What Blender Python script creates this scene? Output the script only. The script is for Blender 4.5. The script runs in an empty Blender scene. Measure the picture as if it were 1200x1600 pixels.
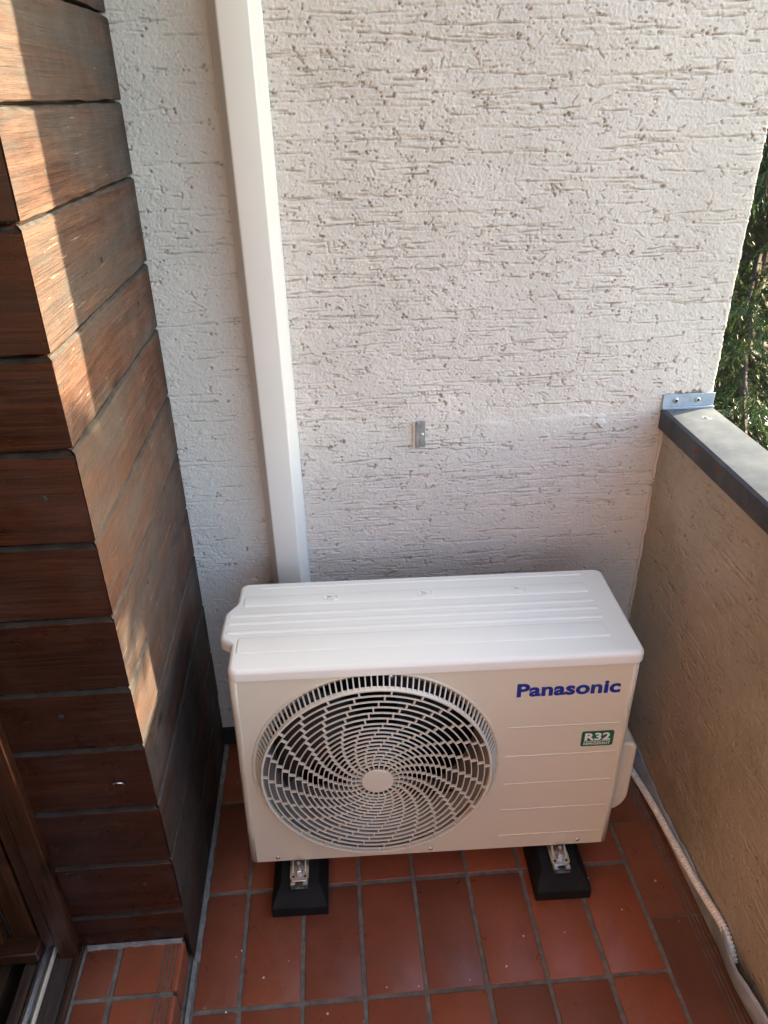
import bpy, bmesh, math, random
import numpy as np
from mathutils import Vector, Matrix

random.seed(7)
rng = np.random.default_rng(11)
scene = bpy.context.scene
col = scene.collection

# ------------------------------------------------------------------ camera
CAM = Vector((.402, -1.5539, 1.5801))
YAW, PITCH, ROLL, FPX = -.0691, -.5095, -.0173, 1171.17
fw = Vector((-math.sin(YAW) * math.cos(PITCH), math.cos(YAW) * math.cos(PITCH), math.sin(PITCH)))
r0 = Vector((math.cos(YAW), math.sin(YAW), 0)); u0 = r0.cross(fw)
rt = r0 * math.cos(ROLL) + u0 * math.sin(ROLL); up = -r0 * math.sin(ROLL) + u0 * math.cos(ROLL)
cd = bpy.data.cameras.new("camera"); cam = bpy.data.objects.new("camera", cd); col.objects.link(cam)
cd.sensor_fit = 'HORIZONTAL'; cd.sensor_width = 36; cd.lens = 36 * FPX / 1200
cd.clip_start = .05; cd.clip_end = 2000
cam.matrix_world = Matrix(((rt.x, up.x, -fw.x, CAM.x), (rt.y, up.y, -fw.y, CAM.y), (rt.z, up.z, -fw.z, CAM.z), (0, 0, 0, 1)))
scene.camera = cam

# ------------------------------------------------------------------ sky, sun, exposure
SUN = Vector((1, .402, .296)).normalized()            # towards the sun
world = bpy.data.worlds.new("World"); scene.world = world; world.use_nodes = True
wn = world.node_tree.nodes; sky = wn.new('ShaderNodeTexSky'); sky.sky_type = 'NISHITA'; sky.sun_disc = False
sky.dust_density = 2.0; sky.ozone_density = .9; sky.sun_elevation = math.asin(SUN.z); sky.sun_rotation = math.atan2(SUN.x, SUN.y)
world.node_tree.links.new(sky.outputs[0], wn['Background'].inputs[0]); wn['Background'].inputs[1].default_value = .15
sd = bpy.data.lights.new("sun", 'SUN'); sd.energy = 4.6; sd.angle = math.radians(.53); sd.color = (1, .82, .55)
sun = bpy.data.objects.new("sun", sd); col.objects.link(sun)
sun.rotation_euler = SUN.to_track_quat('Z', 'Y').to_euler()
vs = scene.view_settings; vs.view_transform = 'Standard'; vs.look = 'None'; vs.gamma = 1; vs.use_curve_mapping = False
vs.exposure = 3.03
scene.cycles.max_bounces = 10; scene.cycles.diffuse_bounces = 6

# ------------------------------------------------------------------ helpers
def tag(o, label=None, cat=None, group=None, kind=None):
    if label: o['label'] = label
    if cat: o['category'] = cat
    if group: o['group'] = group
    if kind: o['kind'] = kind
    return o

def link(o, parent=None):
    col.objects.link(o)
    if parent is not None: o.parent = parent
    return o

def empty(name, loc=(0, 0, 0), rz=0, **k):
    o = bpy.data.objects.new(name, None); o.location = loc; o.rotation_euler = (0, 0, rz); o.empty_display_size = .05
    return tag(link(o), **k)

def mesh_data(name, v, f, mat=None, smooth=False, angle=None):
    me = bpy.data.meshes.new(name); me.from_pydata([tuple(p) for p in v], [], f); me.update()
    if mat: me.materials.append(mat)
    if smooth or angle:
        me.polygons.foreach_set('use_smooth', [True] * len(me.polygons))
        if angle: me.set_sharp_from_angle(angle=math.radians(angle))
    return me

def mobj(name, v, f, mat, parent=None, smooth=False, angle=None, **k):
    return tag(link(bpy.data.objects.new(name, mesh_data(name, v, f, mat, smooth, angle)), parent), **k)

class MB:
    def __init__(s): s.v = []; s.f = []
    def add(s, v, f):
        n = len(s.v); s.v += [tuple(p) for p in v]; s.f += [tuple(i + n for i in q) for q in f]; return s
    def box(s, x0, x1, y0, y1, z0, z1):
        v = [(x, y, z) for z in (z0, z1) for y in (y0, y1) for x in (x0, x1)]
        return s.add(v, [(0, 2, 3, 1), (4, 5, 7, 6), (0, 1, 5, 4), (2, 6, 7, 3), (0, 4, 6, 2), (1, 3, 7, 5)])
    def prism(s, prof, fn, close=True):
        """prof: list of 2d points; fn(p, t) -> 3d for t in 0,1"""
        n = len(prof); v = [fn(p, 0) for p in prof] + [fn(p, 1) for p in prof]
        f = [(i, (i + 1) % n, n + (i + 1) % n, n + i) for i in range(n if close else n - 1)]
        if close: f += [tuple(range(n))[::-1], tuple(range(n, 2 * n))]
        return s.add(v, f)
    def tube(s, pts, rad, n=12, caps=True):
        pts = [Vector(p) for p in pts]; base = len(s.v); ref = Vector((.13, .07, 1)).normalized()
        m = len(pts)
        for i, p in enumerate(pts):
            t = (pts[min(i + 1, m - 1)] - pts[max(i - 1, 0)]).normalized()
            a = t.cross(ref)
            if a.length < 1e-3: a = t.cross(Vector((1, 0, 0)))
            a.normalize(); b = t.cross(a)
            r = rad[i] if hasattr(rad, '__len__') else rad
            for j in range(n):
                q = 2 * math.pi * j / n; s.v.append(tuple(p + (a * math.cos(q) + b * math.sin(q)) * r))
        for i in range(m - 1):
            for j in range(n):
                k = (j + 1) % n; s.f.append((base + i * n + j, base + i * n + k, base + (i + 1) * n + k, base + (i + 1) * n + j))
        if caps:
            s.f.append(tuple(base + j for j in range(n))[::-1]); s.f.append(tuple(base + (m - 1) * n + j for j in range(n)))
        return s
    def lathe(s, prof, fn, n=32):
        """prof (r,h) ; fn(x,y,h) -> 3d"""
        base = len(s.v)
        for r, h in prof:
            for j in range(n):
                q = 2 * math.pi * j / n; s.v.append(tuple(fn(r * math.cos(q), r * math.sin(q), h)))
        for i in range(len(prof) - 1):
            for j in range(n):
                k = (j + 1) % n; s.f.append((base + i * n + j, base + i * n + k, base + (i + 1) * n + k, base + (i + 1) * n + j))
        s.f.append(tuple(base + j for j in range(n))[::-1]); s.f.append(tuple(base + (len(prof) - 1) * n + j for j in range(n)))
        return s
    def build(s, name, mat, parent=None, smooth=False, angle=None, **k):
        o = mobj(name, s.v, s.f, mat, parent, smooth, angle, **k)
        return o

def fix_normals(o):
    bm = bmesh.new(); bm.from_mesh(o.data); bmesh.ops.recalc_face_normals(bm, faces=bm.faces); bm.to_mesh(o.data); bm.free(); return o

def bevel(o, w, seg=2, angle=30):
    m = o.modifiers.new('bevel', 'BEVEL'); m.width = w; m.segments = seg; m.limit_method = 'ANGLE'; m.angle_limit = math.radians(angle)
    m.harden_normals = False
    o.data.polygons.foreach_set('use_smooth', [True] * len(o.data.polygons)); o.data.set_sharp_from_angle(angle=math.radians(40))
    return o

def rrect(x0, x1, y0, y1, r, n=5):
    out = []
    for cx, cy, a0 in ((x1 - r, y1 - r, 0), (x0 + r, y1 - r, 90), (x0 + r, y0 + r, 180), (x1 - r, y0 + r, 270)):
        for i in range(n + 1):
            a = math.radians(a0 + 90 * i / n); out.append((cx + r * math.cos(a), cy + r * math.sin(a)))
    return out

# ------------------------------------------------------------------ materials
class Mat:
    def __init__(s, name, rough=.5, color=None, spec=None, metal=0):
        s.m = bpy.data.materials.new(name); s.m.use_nodes = True; s.t = s.m.node_tree; s.n = s.t.nodes
        s.b = s.n['Principled BSDF']; s.b.inputs['Roughness'].default_value = rough; s.b.inputs['Metallic'].default_value = metal
        if color: s.b.inputs['Base Color'].default_value = (*color, 1)
        if spec is not None: s.b.inputs['Specular IOR Level'].default_value = spec
    def node(s, typ, **k):
        x = s.n.new(typ)
        for a, v in k.items(): setattr(x, a, v)
        return x
    def L(s, a, b): s.t.links.new(a, b)
    def coord(s, scale=(1, 1, 1), loc=(0, 0, 0), rnd=False):
        tc = s.node('ShaderNodeTexCoord'); mp = s.node('ShaderNodeMapping'); mp.inputs['Scale'].default_value = scale; mp.inputs['Location'].default_value = loc
        src = tc.outputs['Object']
        if rnd:
            oi = s.node('ShaderNodeObjectInfo'); ml = s.node('ShaderNodeVectorMath', operation='SCALE'); cb = s.node('ShaderNodeCombineXYZ')
            s.L(oi.outputs['Random'], cb.inputs[0]); s.L(oi.outputs['Random'], cb.inputs[1]); s.L(oi.outputs['Random'], cb.inputs[2])
            s.L(cb.outputs[0], ml.inputs[0]); ml.inputs[3].default_value = 37.0
            ad = s.node('ShaderNodeVectorMath', operation='ADD'); s.L(src, ad.inputs[0]); s.L(ml.outputs[0], ad.inputs[1]); src = ad.outputs[0]
        s.L(src, mp.inputs[0]); return mp.outputs[0]
    def noise(s, vec, scale, detail=4, rough=.55, dist=0):
        x = s.node('ShaderNodeTexNoise'); x.inputs['Scale'].default_value = scale; x.inputs['Detail'].default_value = detail
        x.inputs['Roughness'].default_value = rough; x.inputs['Distortion'].default_value = dist; s.L(vec, x.inputs['Vector']); return x.outputs[0]
    def voro(s, vec, scale, rnd=1, feature='F1'):
        x = s.node('ShaderNodeTexVoronoi', feature=feature); x.inputs['Scale'].default_value = scale; x.inputs['Randomness'].default_value = rnd; s.L(vec, x.inputs['Vector']); return x.outputs[0]
    def ramp(s, fac, stops, interp='LINEAR'):
        x = s.node('ShaderNodeValToRGB'); x.color_ramp.interpolation = interp; e = x.color_ramp.elements
        while len(e) < len(stops): e.new(.5)
        for q, (p, c) in zip(e, stops): q.position = p; q.color = (*c, 1) if hasattr(c, '__len__') else (c, c, c, 1)
        s.L(fac, x.inputs[0]); return x.outputs[0]
    def mix(s, a, b, fac, mode='MIX'):
        x = s.node('ShaderNodeMix', data_type='RGBA', blend_type=mode)
        for v, i in ((fac, 0), (a, 6), (b, 7)):
            if hasattr(v, 'links'): s.L(v, x.inputs[i])
            else: x.inputs[i].default_value = (*v, 1) if hasattr(v, '__len__') else v
        return x.outputs[2]
    def math(s, a, b=0, op='MULTIPLY'):
        x = s.node('ShaderNodeMath', operation=op)
        for v, i in ((a, 0), (b, 1)):
            if hasattr(v, 'links'): s.L(v, x.inputs[i])
            else: x.inputs[i].default_value = v
        return x.outputs[0]
    def rand(s): return s.node('ShaderNodeObjectInfo').outputs['Random']
    def color(s, c): s.L(c, s.b.inputs['Base Color']); return s
    def rough(s, c): s.L(c, s.b.inputs['Roughness']); return s
    def bump(s, h, dist=.001, strength=1):
        x = s.node('ShaderNodeBump'); x.inputs['Distance'].default_value = dist; x.inputs['Strength'].default_value = strength
        s.L(h, x.inputs['Height']); s.L(x.outputs[0], s.b.inputs['Normal']); return s

def m_plaster(name, c1, c2, dirt=None):
    m = Mat(name, .9, spec=.25); v = m.coord()
    a = m.noise(v, 3.5, 5, .6); g = m.noise(v, 260, 3, .6)
    c = m.ramp(a, [(.35, c1), (.65, c2)])
    c = m.mix(c, tuple(x * .78 for x in c1), m.ramp(g, [(.55, 0), (.72, .6)]))
    if dirt:
        c = m.mix(c, dirt, m.ramp(m.noise(v, 3.1, 7, .68), [(.47, 0), (.70, .6)]))
    at = m.node('ShaderNodeAttribute', attribute_name='shade_and_break')        # painted brown shade deepening grooves and pits; also the brown of broken render
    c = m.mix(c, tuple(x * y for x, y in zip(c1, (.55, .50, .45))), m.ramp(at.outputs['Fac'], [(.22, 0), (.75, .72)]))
    m.color(c); h = m.math(m.noise(v, 420, 3, .6), m.noise(v, 160, 4, .6), 'ADD'); m.bump(h, .0018 if dirt else .0012, 1); return m.m

M = {}
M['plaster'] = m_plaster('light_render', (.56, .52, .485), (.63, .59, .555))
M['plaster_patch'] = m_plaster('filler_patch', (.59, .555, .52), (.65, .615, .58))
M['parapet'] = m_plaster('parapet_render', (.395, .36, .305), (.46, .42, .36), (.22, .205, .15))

def m_wood(name, dark, mid, lite, axis, rough, weather):
    m = Mat(name, rough, spec=.16 if weather else .5)
    st = [1, 1, 1]; st[axis] = .045
    v = m.coord(tuple(st), rnd=True); vi = m.coord((1, 1, 1), rnd=True)
    ring = m.noise(v, 75, 8, .72, 1.0)                              # broad growth rings drawn out along the board
    stf = [1, 1, 1]; stf[axis] = .018; fine = m.noise(m.coord(tuple(stf), rnd=True), 330, 4, .7)
    c = m.ramp(ring, [(.32, dark), (.5, mid), (.68, lite)])
    c = m.mix(c, tuple(x * .45 for x in dark), m.ramp(fine, [(.52, 0), (.66, .85)]))
    if weather:
        st2 = [1, 1, 1]; st2[axis] = .3
        w = m.noise(m.coord(tuple(st2), rnd=True), 9, 5, .65)
        c = m.mix(c, (.050, .050, .048), m.ramp(w, [(.38, .08), (.64, .8)]))
        st3 = [1, 1, 1]; st3[axis] = .05
        sc = m.noise(m.coord(tuple(st3), rnd=True), 330, 2, .5)
        big = m.noise(vi, 7, 3, .5)
        c = m.mix(c, (.30, .25, .19), m.math(m.ramp(sc, [(.68, 0), (.74, .8)]), m.ramp(big, [(.5, 0), (.6, 1)])))
    k = m.voro(m.coord(tuple(.45 if i == axis else 1 for i in range(3)), rnd=True), 6.5)
    c = m.mix(c, tuple(x * .3 for x in dark), m.ramp(k, [(.05, .8), (.095, 0)]))
    r = m.rand(); c = m.mix(c, (1.25, 1.1, 1.0), m.math(r, .9), 'MULTIPLY')
    m.color(c)
    rr = m.ramp(m.noise(vi, 12, 4), [(.35, max(rough - .1, .1)), (.7, min(rough + .2, 1))]); m.rough(rr)
    h = m.math(m.math(ring, .8), m.math(fine, .35 if not weather else .8), 'ADD'); m.bump(h, .0030 if weather else .0009, 1)
    return m.m
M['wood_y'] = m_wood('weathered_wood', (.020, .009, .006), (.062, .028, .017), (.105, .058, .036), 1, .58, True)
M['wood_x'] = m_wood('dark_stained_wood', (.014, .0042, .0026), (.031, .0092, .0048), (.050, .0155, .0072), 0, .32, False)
M['wood_z'] = m_wood('door_frame_wood', (.022, .0075, .0035), (.046, .016, .0065), (.078, .027, .010), 2, .38, False)
M['wood_house'] = m_wood('house_cladding_wood', (.10, .045, .022), (.19, .09, .042), (.27, .14, .07), 2, .5, False)

def m_tile(name, k):
    m = Mat(name, .4, spec=.5); v = m.coord(rnd=True); r = m.rand()
    a = m.noise(v, 14, 5, .6); b = m.noise(v, 90, 4, .65)
    c = m.ramp(a, [(.3, (.17, .046, .021)), (.52, (.275, .077, .034)), (.75, (.35, .108, .05))])
    c = m.mix(c, m.mix((.135, .040, .025), (.36, .095, .040), r), .55)
    c = m.mix(c, (.12, .045, .03), m.ramp(b, [(.6, 0), (.78, .5)]))
    sp = m.voro(v, 30); c = m.mix(c, (.5, .44, .38), m.math(m.ramp(sp, [(.035, .75), (.06, 0)]), m.ramp(m.noise(v, 5, 2), [(.6, 0), (.62, 1)])))
    c = m.mix(c, (.085, .034, .022), m.ramp(m.noise(v, 7, 6, .7), [(.5, 0), (.72, .55)]))
    c = m.mix(c, (.27, .15, .10), m.ramp(m.noise(v, 11, 7, .72), [(.60, 0), (.76, .35)]))
    c = m.mix(c, k, 1.0, 'MULTIPLY')
    m.color(c); m.rough(m.ramp(m.noise(v, 22, 5, .65), [(.3, .24), (.7, .5)])); m.bump(m.math(m.noise(v, 35, 4), m.math(b, .25), 'ADD'), .0012, .6); return m.m
M['tile'] = m_tile('terracotta_tile', (1, 1, 1)); M['edge_tile'] = m_tile('brown_edge_tile', (.74, .90, 1.0))

def m_simple(name, c1, c2, scale, rough, bump=0, spec=.5, metal=0, r2=None):
    m = Mat(name, rough, spec=spec, metal=metal); v = m.coord(); a = m.noise(v, scale, 5, .6)
    m.color(m.ramp(a, [(.35, c1), (.65, c2)]))
    if r2 is not None: m.rough(m.ramp(m.noise(v, scale * 1.7, 4), [(.35, rough), (.65, r2)]))
    if bump: m.bump(m.noise(v, scale * 8, 4), bump, .8)
    return m.m
M['grout'] = m_simple('cement_grout', (.12, .107, .09), (.20, .182, .155), 40, .95, .001, .2)
M['mortar'] = m_simple('smeared_mortar', (.15, .142, .13), (.25, .238, .22), 60, .95, .0015, .2)
M['enamel'] = m_simple('cream_enamel', (.655, .60, .47), (.668, .612, .48), 5, .3)
M['lid'] = m_simple('white_enamel', (.78, .76, .685), (.79, .77, .695), 5, .22)
M['grille'] = m_simple('grille_plastic', (.65, .60, .495), (.67, .62, .51), 9, .36)
M['shroud'] = m_simple('shroud_plastic', (.22, .205, .185), (.26, .245, .22), 9, .5)
M['fan'] = m_simple('fan_plastic', (.010, .010, .011), (.016, .016, .017), 9, .5, 0, .3)
M['coil'] = m_simple('dark_coil', (.005, .005, .005), (.012, .012, .012), 60, .7, 0, .2)
M['rubber'] = m_simple('black_rubber', (.004, .004, .004), (.008, .008, .008), 25, .72, .0006, .3)
M['steel'] = m_simple('zinc_plated_steel', (.55, .54, .52), (.70, .69, .67), 30, .28, 0, .5, 1, .42)
M['dull_steel'] = m_simple('dull_galvanised', (.30, .32, .34), (.42, .44, .46), 30, .42, 0, .5, 1, .55)
M['trunking'] = m_simple('white_pvc', (.61, .595, .565), (.63, .615, .585), 4, .34, 0, .5, 0, .4)
M['hose'] = m_simple('white_corrugated_plastic', (.84, .84, .82), (.89, .89, .87), 20, .4)
M['blue_print'] = m_simple('blue_print', (.006, .028, .24), (.008, .034, .27), 20, .4)
M['green_print'] = m_simple('green_print', (.004, .10, .035), (.005, .12, .042), 20, .35)
M['white_print'] = m_simple('white_print', (.80, .80, .80), (.83, .83, .83), 20, .4)
M['dark_gap'] = m_simple('bitumen_strip', (.012, .012, .012), (.025, .024, .023), 30, .8)
M['alu'] = m_simple('aluminium_rail', (.62, .62, .61), (.72, .72, .71), 20, .3, 0, .5, 1, .45)
M['cream_seal'] = m_simple('cream_strip', (.72, .62, .48), (.78, .68, .54), 20, .6)
M['concrete'] = m_simple('painted_ceiling', (.74, .72, .69), (.78, .76, .73), 3, .9)
M['room_floor'] = m_simple('dark_parquet', (.03, .018, .01), (.05, .03, .016), 6, .4)
M['room_wall'] = m_simple('room_wall_paint', (.30, .28, .25), (.34, .32, .29), 6, .9)
M['crumb'] = m_simple('plaster_crumbs', (.6, .56, .5), (.72, .68, .62), 30, .9)
M['grass'] = m_simple('lawn', (.035, .06, .018), (.06, .09, .03), 2, .95)
M['road'] = m_simple('pale_concrete_road', (.36, .36, .36), (.44, .44, .44), 1, .9)
M['bark'] = m_simple('spruce_bark', (.035, .027, .021), (.065, .05, .04), 25, .95, .01)

def m_zinc():
    m = Mat('weathered_zinc', .7, spec=.0); v = m.coord()
    a = m.noise(v, 9, 6, .65); c = m.ramp(a, [(.3, (.056, .066, .080)), (.5, (.080, .092, .108)), (.72, (.115, .130, .148))])
    w = m.noise(m.coord((.7, 7, 7)), 3.2, 5, .6)
    rust = m.ramp(w, [(.57, 0), (.70, .75)]); c = m.mix(c, (.15, .075, .038), rust)
    sp = m.voro(v, 26); spots = m.ramp(sp, [(.04, .8), (.07, 0)]); c = m.mix(c, (.26, .27, .28), m.math(spots, m.ramp(m.noise(v, 6, 2), [(.52, 0), (.56, 1)])))
    m.color(c); m.rough(m.ramp(m.noise(v, 14, 5), [(.3, .6), (.7, .8)]))
    m.bump(m.noise(v, 7, 4), .004, .35); return m.m
M['zinc'] = m_zinc()
M['worn_edge'] = m_simple('worn_board_edge', (.022, .019, .017), (.050, .045, .041), 40, .7, .001, .3)
M['dusty_edge'] = m_simple('dusty_board_edge', (.012, .009, .0075), (.028, .023, .019), 40, .7, .001, .3)
M['dull_zinc'] = m_simple('dull_zinc', (.24, .31, .39), (.40, .47, .55), 14, .4, .002, .5, 0, .6)

def m_needles():
    m = Mat('spruce_needles', .5, spec=.4)
    at = m.node('ShaderNodeAttribute', attribute_name='tint')
    c = m.ramp(at.outputs['Fac'], [(0, (.016, .032, .011)), (.6, (.036, .062, .017)), (1, (.12, .15, .032))]); m.color(c)
    tr = m.node('ShaderNodeBsdfTranslucent'); m.L(m.mix(c, (1.5, 1.5, .8), .6, 'MULTIPLY'), tr.inputs[0])
    mx = m.node('ShaderNodeMixShader'); mx.inputs[0].default_value = .27; m.L(m.b.outputs[0], mx.inputs[1]); m.L(tr.outputs[0], mx.inputs[2])
    m.L(mx.outputs[0], m.n['Material Output'].inputs[0]); return m.m
M['needles'] = m_needles()

# ------------------------------------------------------------------ terrain outside
GZ = -5.2
mobj('ground', [(-300, -300, GZ), (300, -300, GZ), (300, 300, GZ), (-300, 300, GZ)], [(0, 1, 2, 3)], M['grass'], kind='structure')
mobj('road', [(-300, 13, GZ + .004), (300, 13, GZ + .004), (300, 20, GZ + .004), (-300, 20, GZ + .004)], [(0, 1, 2, 3)], M['road'], kind='structure')

# ------------------------------------------------------------------ plaster relief
def smooth_noise(nz, nx, cell_z, cell_x, r):
    gz, gx = int(nz / cell_z) + 3, int(nx / cell_x) + 3
    g = r.standard_normal((gz, gx)); z = np.arange(nz) / cell_z; x = np.arange(nx) / cell_x
    iz, ix = z.astype(int), x.astype(int); tz, tx = z - iz, x - ix; tz = tz * tz * (3 - 2 * tz); tx = tx * tx * (3 - 2 * tx)
    a = g[iz][:, ix] * (1 - tx) + g[iz][:, ix + 1] * tx; b = g[iz + 1][:, ix] * (1 - tx) + g[iz + 1][:, ix + 1] * tx
    return a * (1 - tz)[:, None] + b * tz[:, None]

def relief(W, H, d, seed, lines_per_m2, pits_per_m2, depth, calm=None, wid=1.0):
    """height field (m) of a drawn render: long horizontal drag marks left by coarse grains, and pits; also how deep each spot is cut"""
    r = np.random.default_rng(seed); nx, nz = int(round(W / d)) + 1, int(round(H / d)) + 1; u = .0024 / d
    h = .00046 * smooth_noise(nz, nx, 1.1 * u, 1.3 * u, r) + .00034 * smooth_noise(nz, nx, 4 * u, 6 * u, r) + .0012 * smooth_noise(nz, nx, 40 * u, 55 * u, r)
    g = np.zeros((nz, nx))
    K = max(2, int(math.ceil(.0045 * wid / d)))
    def stamp(px, pz, dep, w):
        w = w * wid; cx, cz = np.round(px / d).astype(int), np.round(pz / d).astype(int); k = min(K, max(1, int(math.ceil(1.7 * w / d))))
        for oz in range(-k, k + 1):
            for ox in range(-k, k + 1):
                ix, iz = cx + ox, cz + oz; ok = (ix >= 0) & (ix < nx) & (iz >= 0) & (iz < nz)
                rr = ((ix * d - px) ** 2 + (iz * d - pz) ** 2) / w ** 2
                np.minimum.at(g, (iz[ok], ix[ok]), (-dep * np.exp(-rr))[ok])
    for _ in range(int(W * H * lines_per_m2)):
        x0, z0 = r.uniform(-.05, W), r.uniform(0, H); L = min(.010 + r.gamma(1.2, .048), .30)
        if calm and r.random() < calm(x0 + L / 2, z0): continue
        n = max(int(L / (d * .7)), 4); t = np.linspace(0, 1, n); px = x0 + L * t
        wob = np.cumsum(r.normal(0, .00016, n)); wob = wob + r.normal(0, .02) * L * (t - .5) + .0011 * np.sin(t * L * 45 + r.uniform(0, 6))
        dep = depth * r.uniform(.25, .9) * np.minimum(1, np.minimum(t * 6 + .15, (1 - t) * 9 + .4)) * (.7 + .3 * np.sin(px * r.uniform(60, 160)))
        stamp(px, z0 + wob, dep, r.uniform(.0010, .0017))
        if r.random() < .55:
            m = r.integers(1, 4); stamp(x0 + L + r.normal(0, .003, m), z0 + wob[-1] + r.normal(0, .004, m), np.full(m, depth * r.uniform(.8, 1.3)), r.uniform(.0013, .0024))
    # pits, in clusters
    n = int(W * H * pits_per_m2); cx, cz = r.uniform(0, W, n // 3), r.uniform(0, H, n // 3); q = r.integers(0, n // 3, n)
    px, pz = cx[q] + r.normal(0, .012, n), cz[q] + r.normal(0, .008, n)
    if calm is not None:
        k = np.array([r.random() > calm(a, b) for a, b in zip(px, pz)]); px, pz = px[k], pz[k]
    for w in (.0008, .0011, .0015):
        k = r.random(len(px)) < .38; stamp(px[k], pz[k], depth * r.uniform(.25, 1.0, k.sum()), w)
    # short crooked cracks
    for _ in range(int(W * H * lines_per_m2 * .5)):
        x0, z0 = r.uniform(0, W), r.uniform(0, H); L = r.uniform(.006, .022); n = max(int(L / (d * .8)), 3)
        if calm and r.random() < calm(x0, z0): continue
        aa = r.normal(0, .5) + (0 if r.random() < .7 else math.pi / 2) + np.cumsum(r.normal(0, .22, n)); st = d * .8
        stamp(x0 + np.cumsum(np.cos(aa)) * st, z0 + np.cumsum(np.sin(aa)) * st, np.full(n, depth * r.uniform(.25, .7)), .0011)
    ridge = np.zeros_like(g); ridge[1:] += g[:-1]; ridge[:-1] += g[1:]; ridge[2:] += g[:-2]; ridge[:-2] += g[2:]
    h = h + g - .15 * ridge * (g > -.0004)
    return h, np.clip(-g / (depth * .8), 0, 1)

def grid_mesh(P, nz, nx):
    idx = np.arange(nz * nx).reshape(nz, nx); q = np.stack([idx[:-1, :-1], idx[:-1, 1:], idx[1:, 1:], idx[1:, :-1]], -1).reshape(-1, 4)
    me = bpy.data.meshes.new('relief'); n = len(q)
    me.vertices.add(nz * nx); me.vertices.foreach_set('co', P.reshape(-1).astype(np.float32))
    me.loops.add(n * 4); me.loops.foreach_set('vertex_index', q.reshape(-1).astype(np.int32))
    me.polygons.add(n); me.polygons.foreach_set('loop_start', np.arange(n, dtype=np.int32) * 4)
    me.polygons.foreach_set('use_smooth', np.ones(n, bool)); me.update(calc_edges=True); me.validate(); return me

XW, YW = .0536, -.61            # clad pier: side plane and front plane
XE = 1.265                      # free end of the rendered wall
XP = 1.1585                     # inner face of the parapet
D = .0024
# end wall of the balcony (front skin with relief, rounded into the free end)
wall = empty('rendered_wall', (.66, 0, 0), label='light grey scratched render wall with horizontal drag marks behind the outdoor unit', cat='wall')
D = .0018; WZ0, WZ1 = .42, 1.86
WW, WH = XE - .04, WZ1 - WZ0
def calm(x, z):
    x = x + .04; z = z + WZ0
    if .66 < x < 1.02 and .895 < z < .955: return .75
    if 1.1 < x: return .3
    if x < .23: return .45
    return 0
hf, mk = relief(WW, WH, D, 3, 1000, 5600, .0068, calm)
nz, nx = hf.shape
X, Z = np.meshgrid(.04 + np.linspace(0, WW, nx), np.linspace(WZ0, WZ1, nz)); Y = -hf
def rounded_end(X, Y, Z):
    rw = .006; xe = XE + .0006 * np.sin(Z * 61) + .0005 * np.sin(Z * 173 + 1) + .0004 * np.sin(Z * 437) - .0018; e = np.clip((X - (xe - rw)) / rw, 0, 1)
    return np.minimum(X, xe), Y + rw * (1 - np.sqrt(np.clip(1 - e * e, 0, 1)))
X2, Y = rounded_end(X, Y, Z)
fr = (Z > .944) & (Z < .944 + .037 + .004 * np.sin(X * 130) + .003 * np.sin(X * 410)) & (X > 1.172) & (X < 1.236)      # broken render above the flange
Y = Y + .004 * fr
P = np.stack([X2 - .66, Y, Z], -1)
o = link(bpy.data.objects.new('render_face', grid_mesh(P, nz, nx)), wall); o.data.materials.append(M['plaster'])
def shade_and_break(o, mk):
    at = o.data.attributes.new('shade_and_break', 'FLOAT', 'POINT'); at.data.foreach_set('value', mk.reshape(-1).astype(np.float32))
shade_and_break(o, np.maximum(mk, fr * .9))
# coarser skin below (hidden behind the unit) and above the picture
for za, zb in ((0, WZ0), (WZ1, 2.0)):
    d2 = .005; h2, m2 = relief(WW, zb - za, d2, 5, 500, 2000, .005, None, 1.6); n2z, n2x = h2.shape
    X, Z = np.meshgrid(.04 + np.linspace(0, WW, n2x), np.linspace(za, zb, n2z)); X2, Y = rounded_end(X, -h2, Z)
    o = link(bpy.data.objects.new('render_face', grid_mesh(np.stack([X2 - .66, Y, Z], -1), n2z, n2x)), wall); o.data.materials.append(M['plaster']); shade_and_break(o, m2)
# free end, back and upper part of the same wall
b = MB(); b.box(-.30, XE - .008, .024, .22, -.3, 2.0).box(-.30, .039, .006, .024, -.3, 2.0).box(-.30, XE - .006, .004, .22, 2.0, 2.55)
o = b.build('wall_core', M['plaster'], wall); o.location = (-.66, 0, 0)
b = MB()
ez = np.linspace(.0, 2.0, 260)
v = []; f = []
for i, z in enumerate(ez):
    w = .0006 * math.sin(z * 61) + .0005 * math.sin(z * 173 + 1) + .0004 * math.sin(z * 437) - .0018
    for y in (.0058, .06, .12, .22): v.append((XE - .66 + w, y, z))
for i in range(len(ez) - 1):
    for j in range(3): f.append((i * 4 + j, i * 4 + j + 1, (i + 1) * 4 + j + 1, (i + 1) * 4 + j))
mobj('end_face', v, f, M['plaster'], wall, smooth=True)
MB().box(.045, .9, -.012, -.002, 0, .055).build('skirting', M['dark_gap'], wall).location = (-.66, 0, 0)
# smoothed repair stroke on the wall
v = []; f = []
n = 60
for i in range(n + 1):
    x = .70 + .32 * i / n; hw = (.010 + .007 * math.sin(i * .21) + .004 * math.sin(i * .9)) * min(1, i / 14, (n - i) / 3 + .25)
    zc = .922 + .012 * i / n + .003 * math.sin(i * .3)
    for k in range(5):
        q = k / 4 * 2 - 1; v.append((x - .66, -.0009 - .0012 * (1 - q * q) * min(1, i / 20) + .0012 * (abs(q) == 1), zc + hw * q))
for i in range(n):
    for k in range(4): f.append((i * 5 + k, (i + 1) * 5 + k, (i + 1) * 5 + k + 1, i * 5 + k + 1))
mobj('filler_stroke', v, f, M['plaster_patch'], wall, smooth=True)

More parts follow.
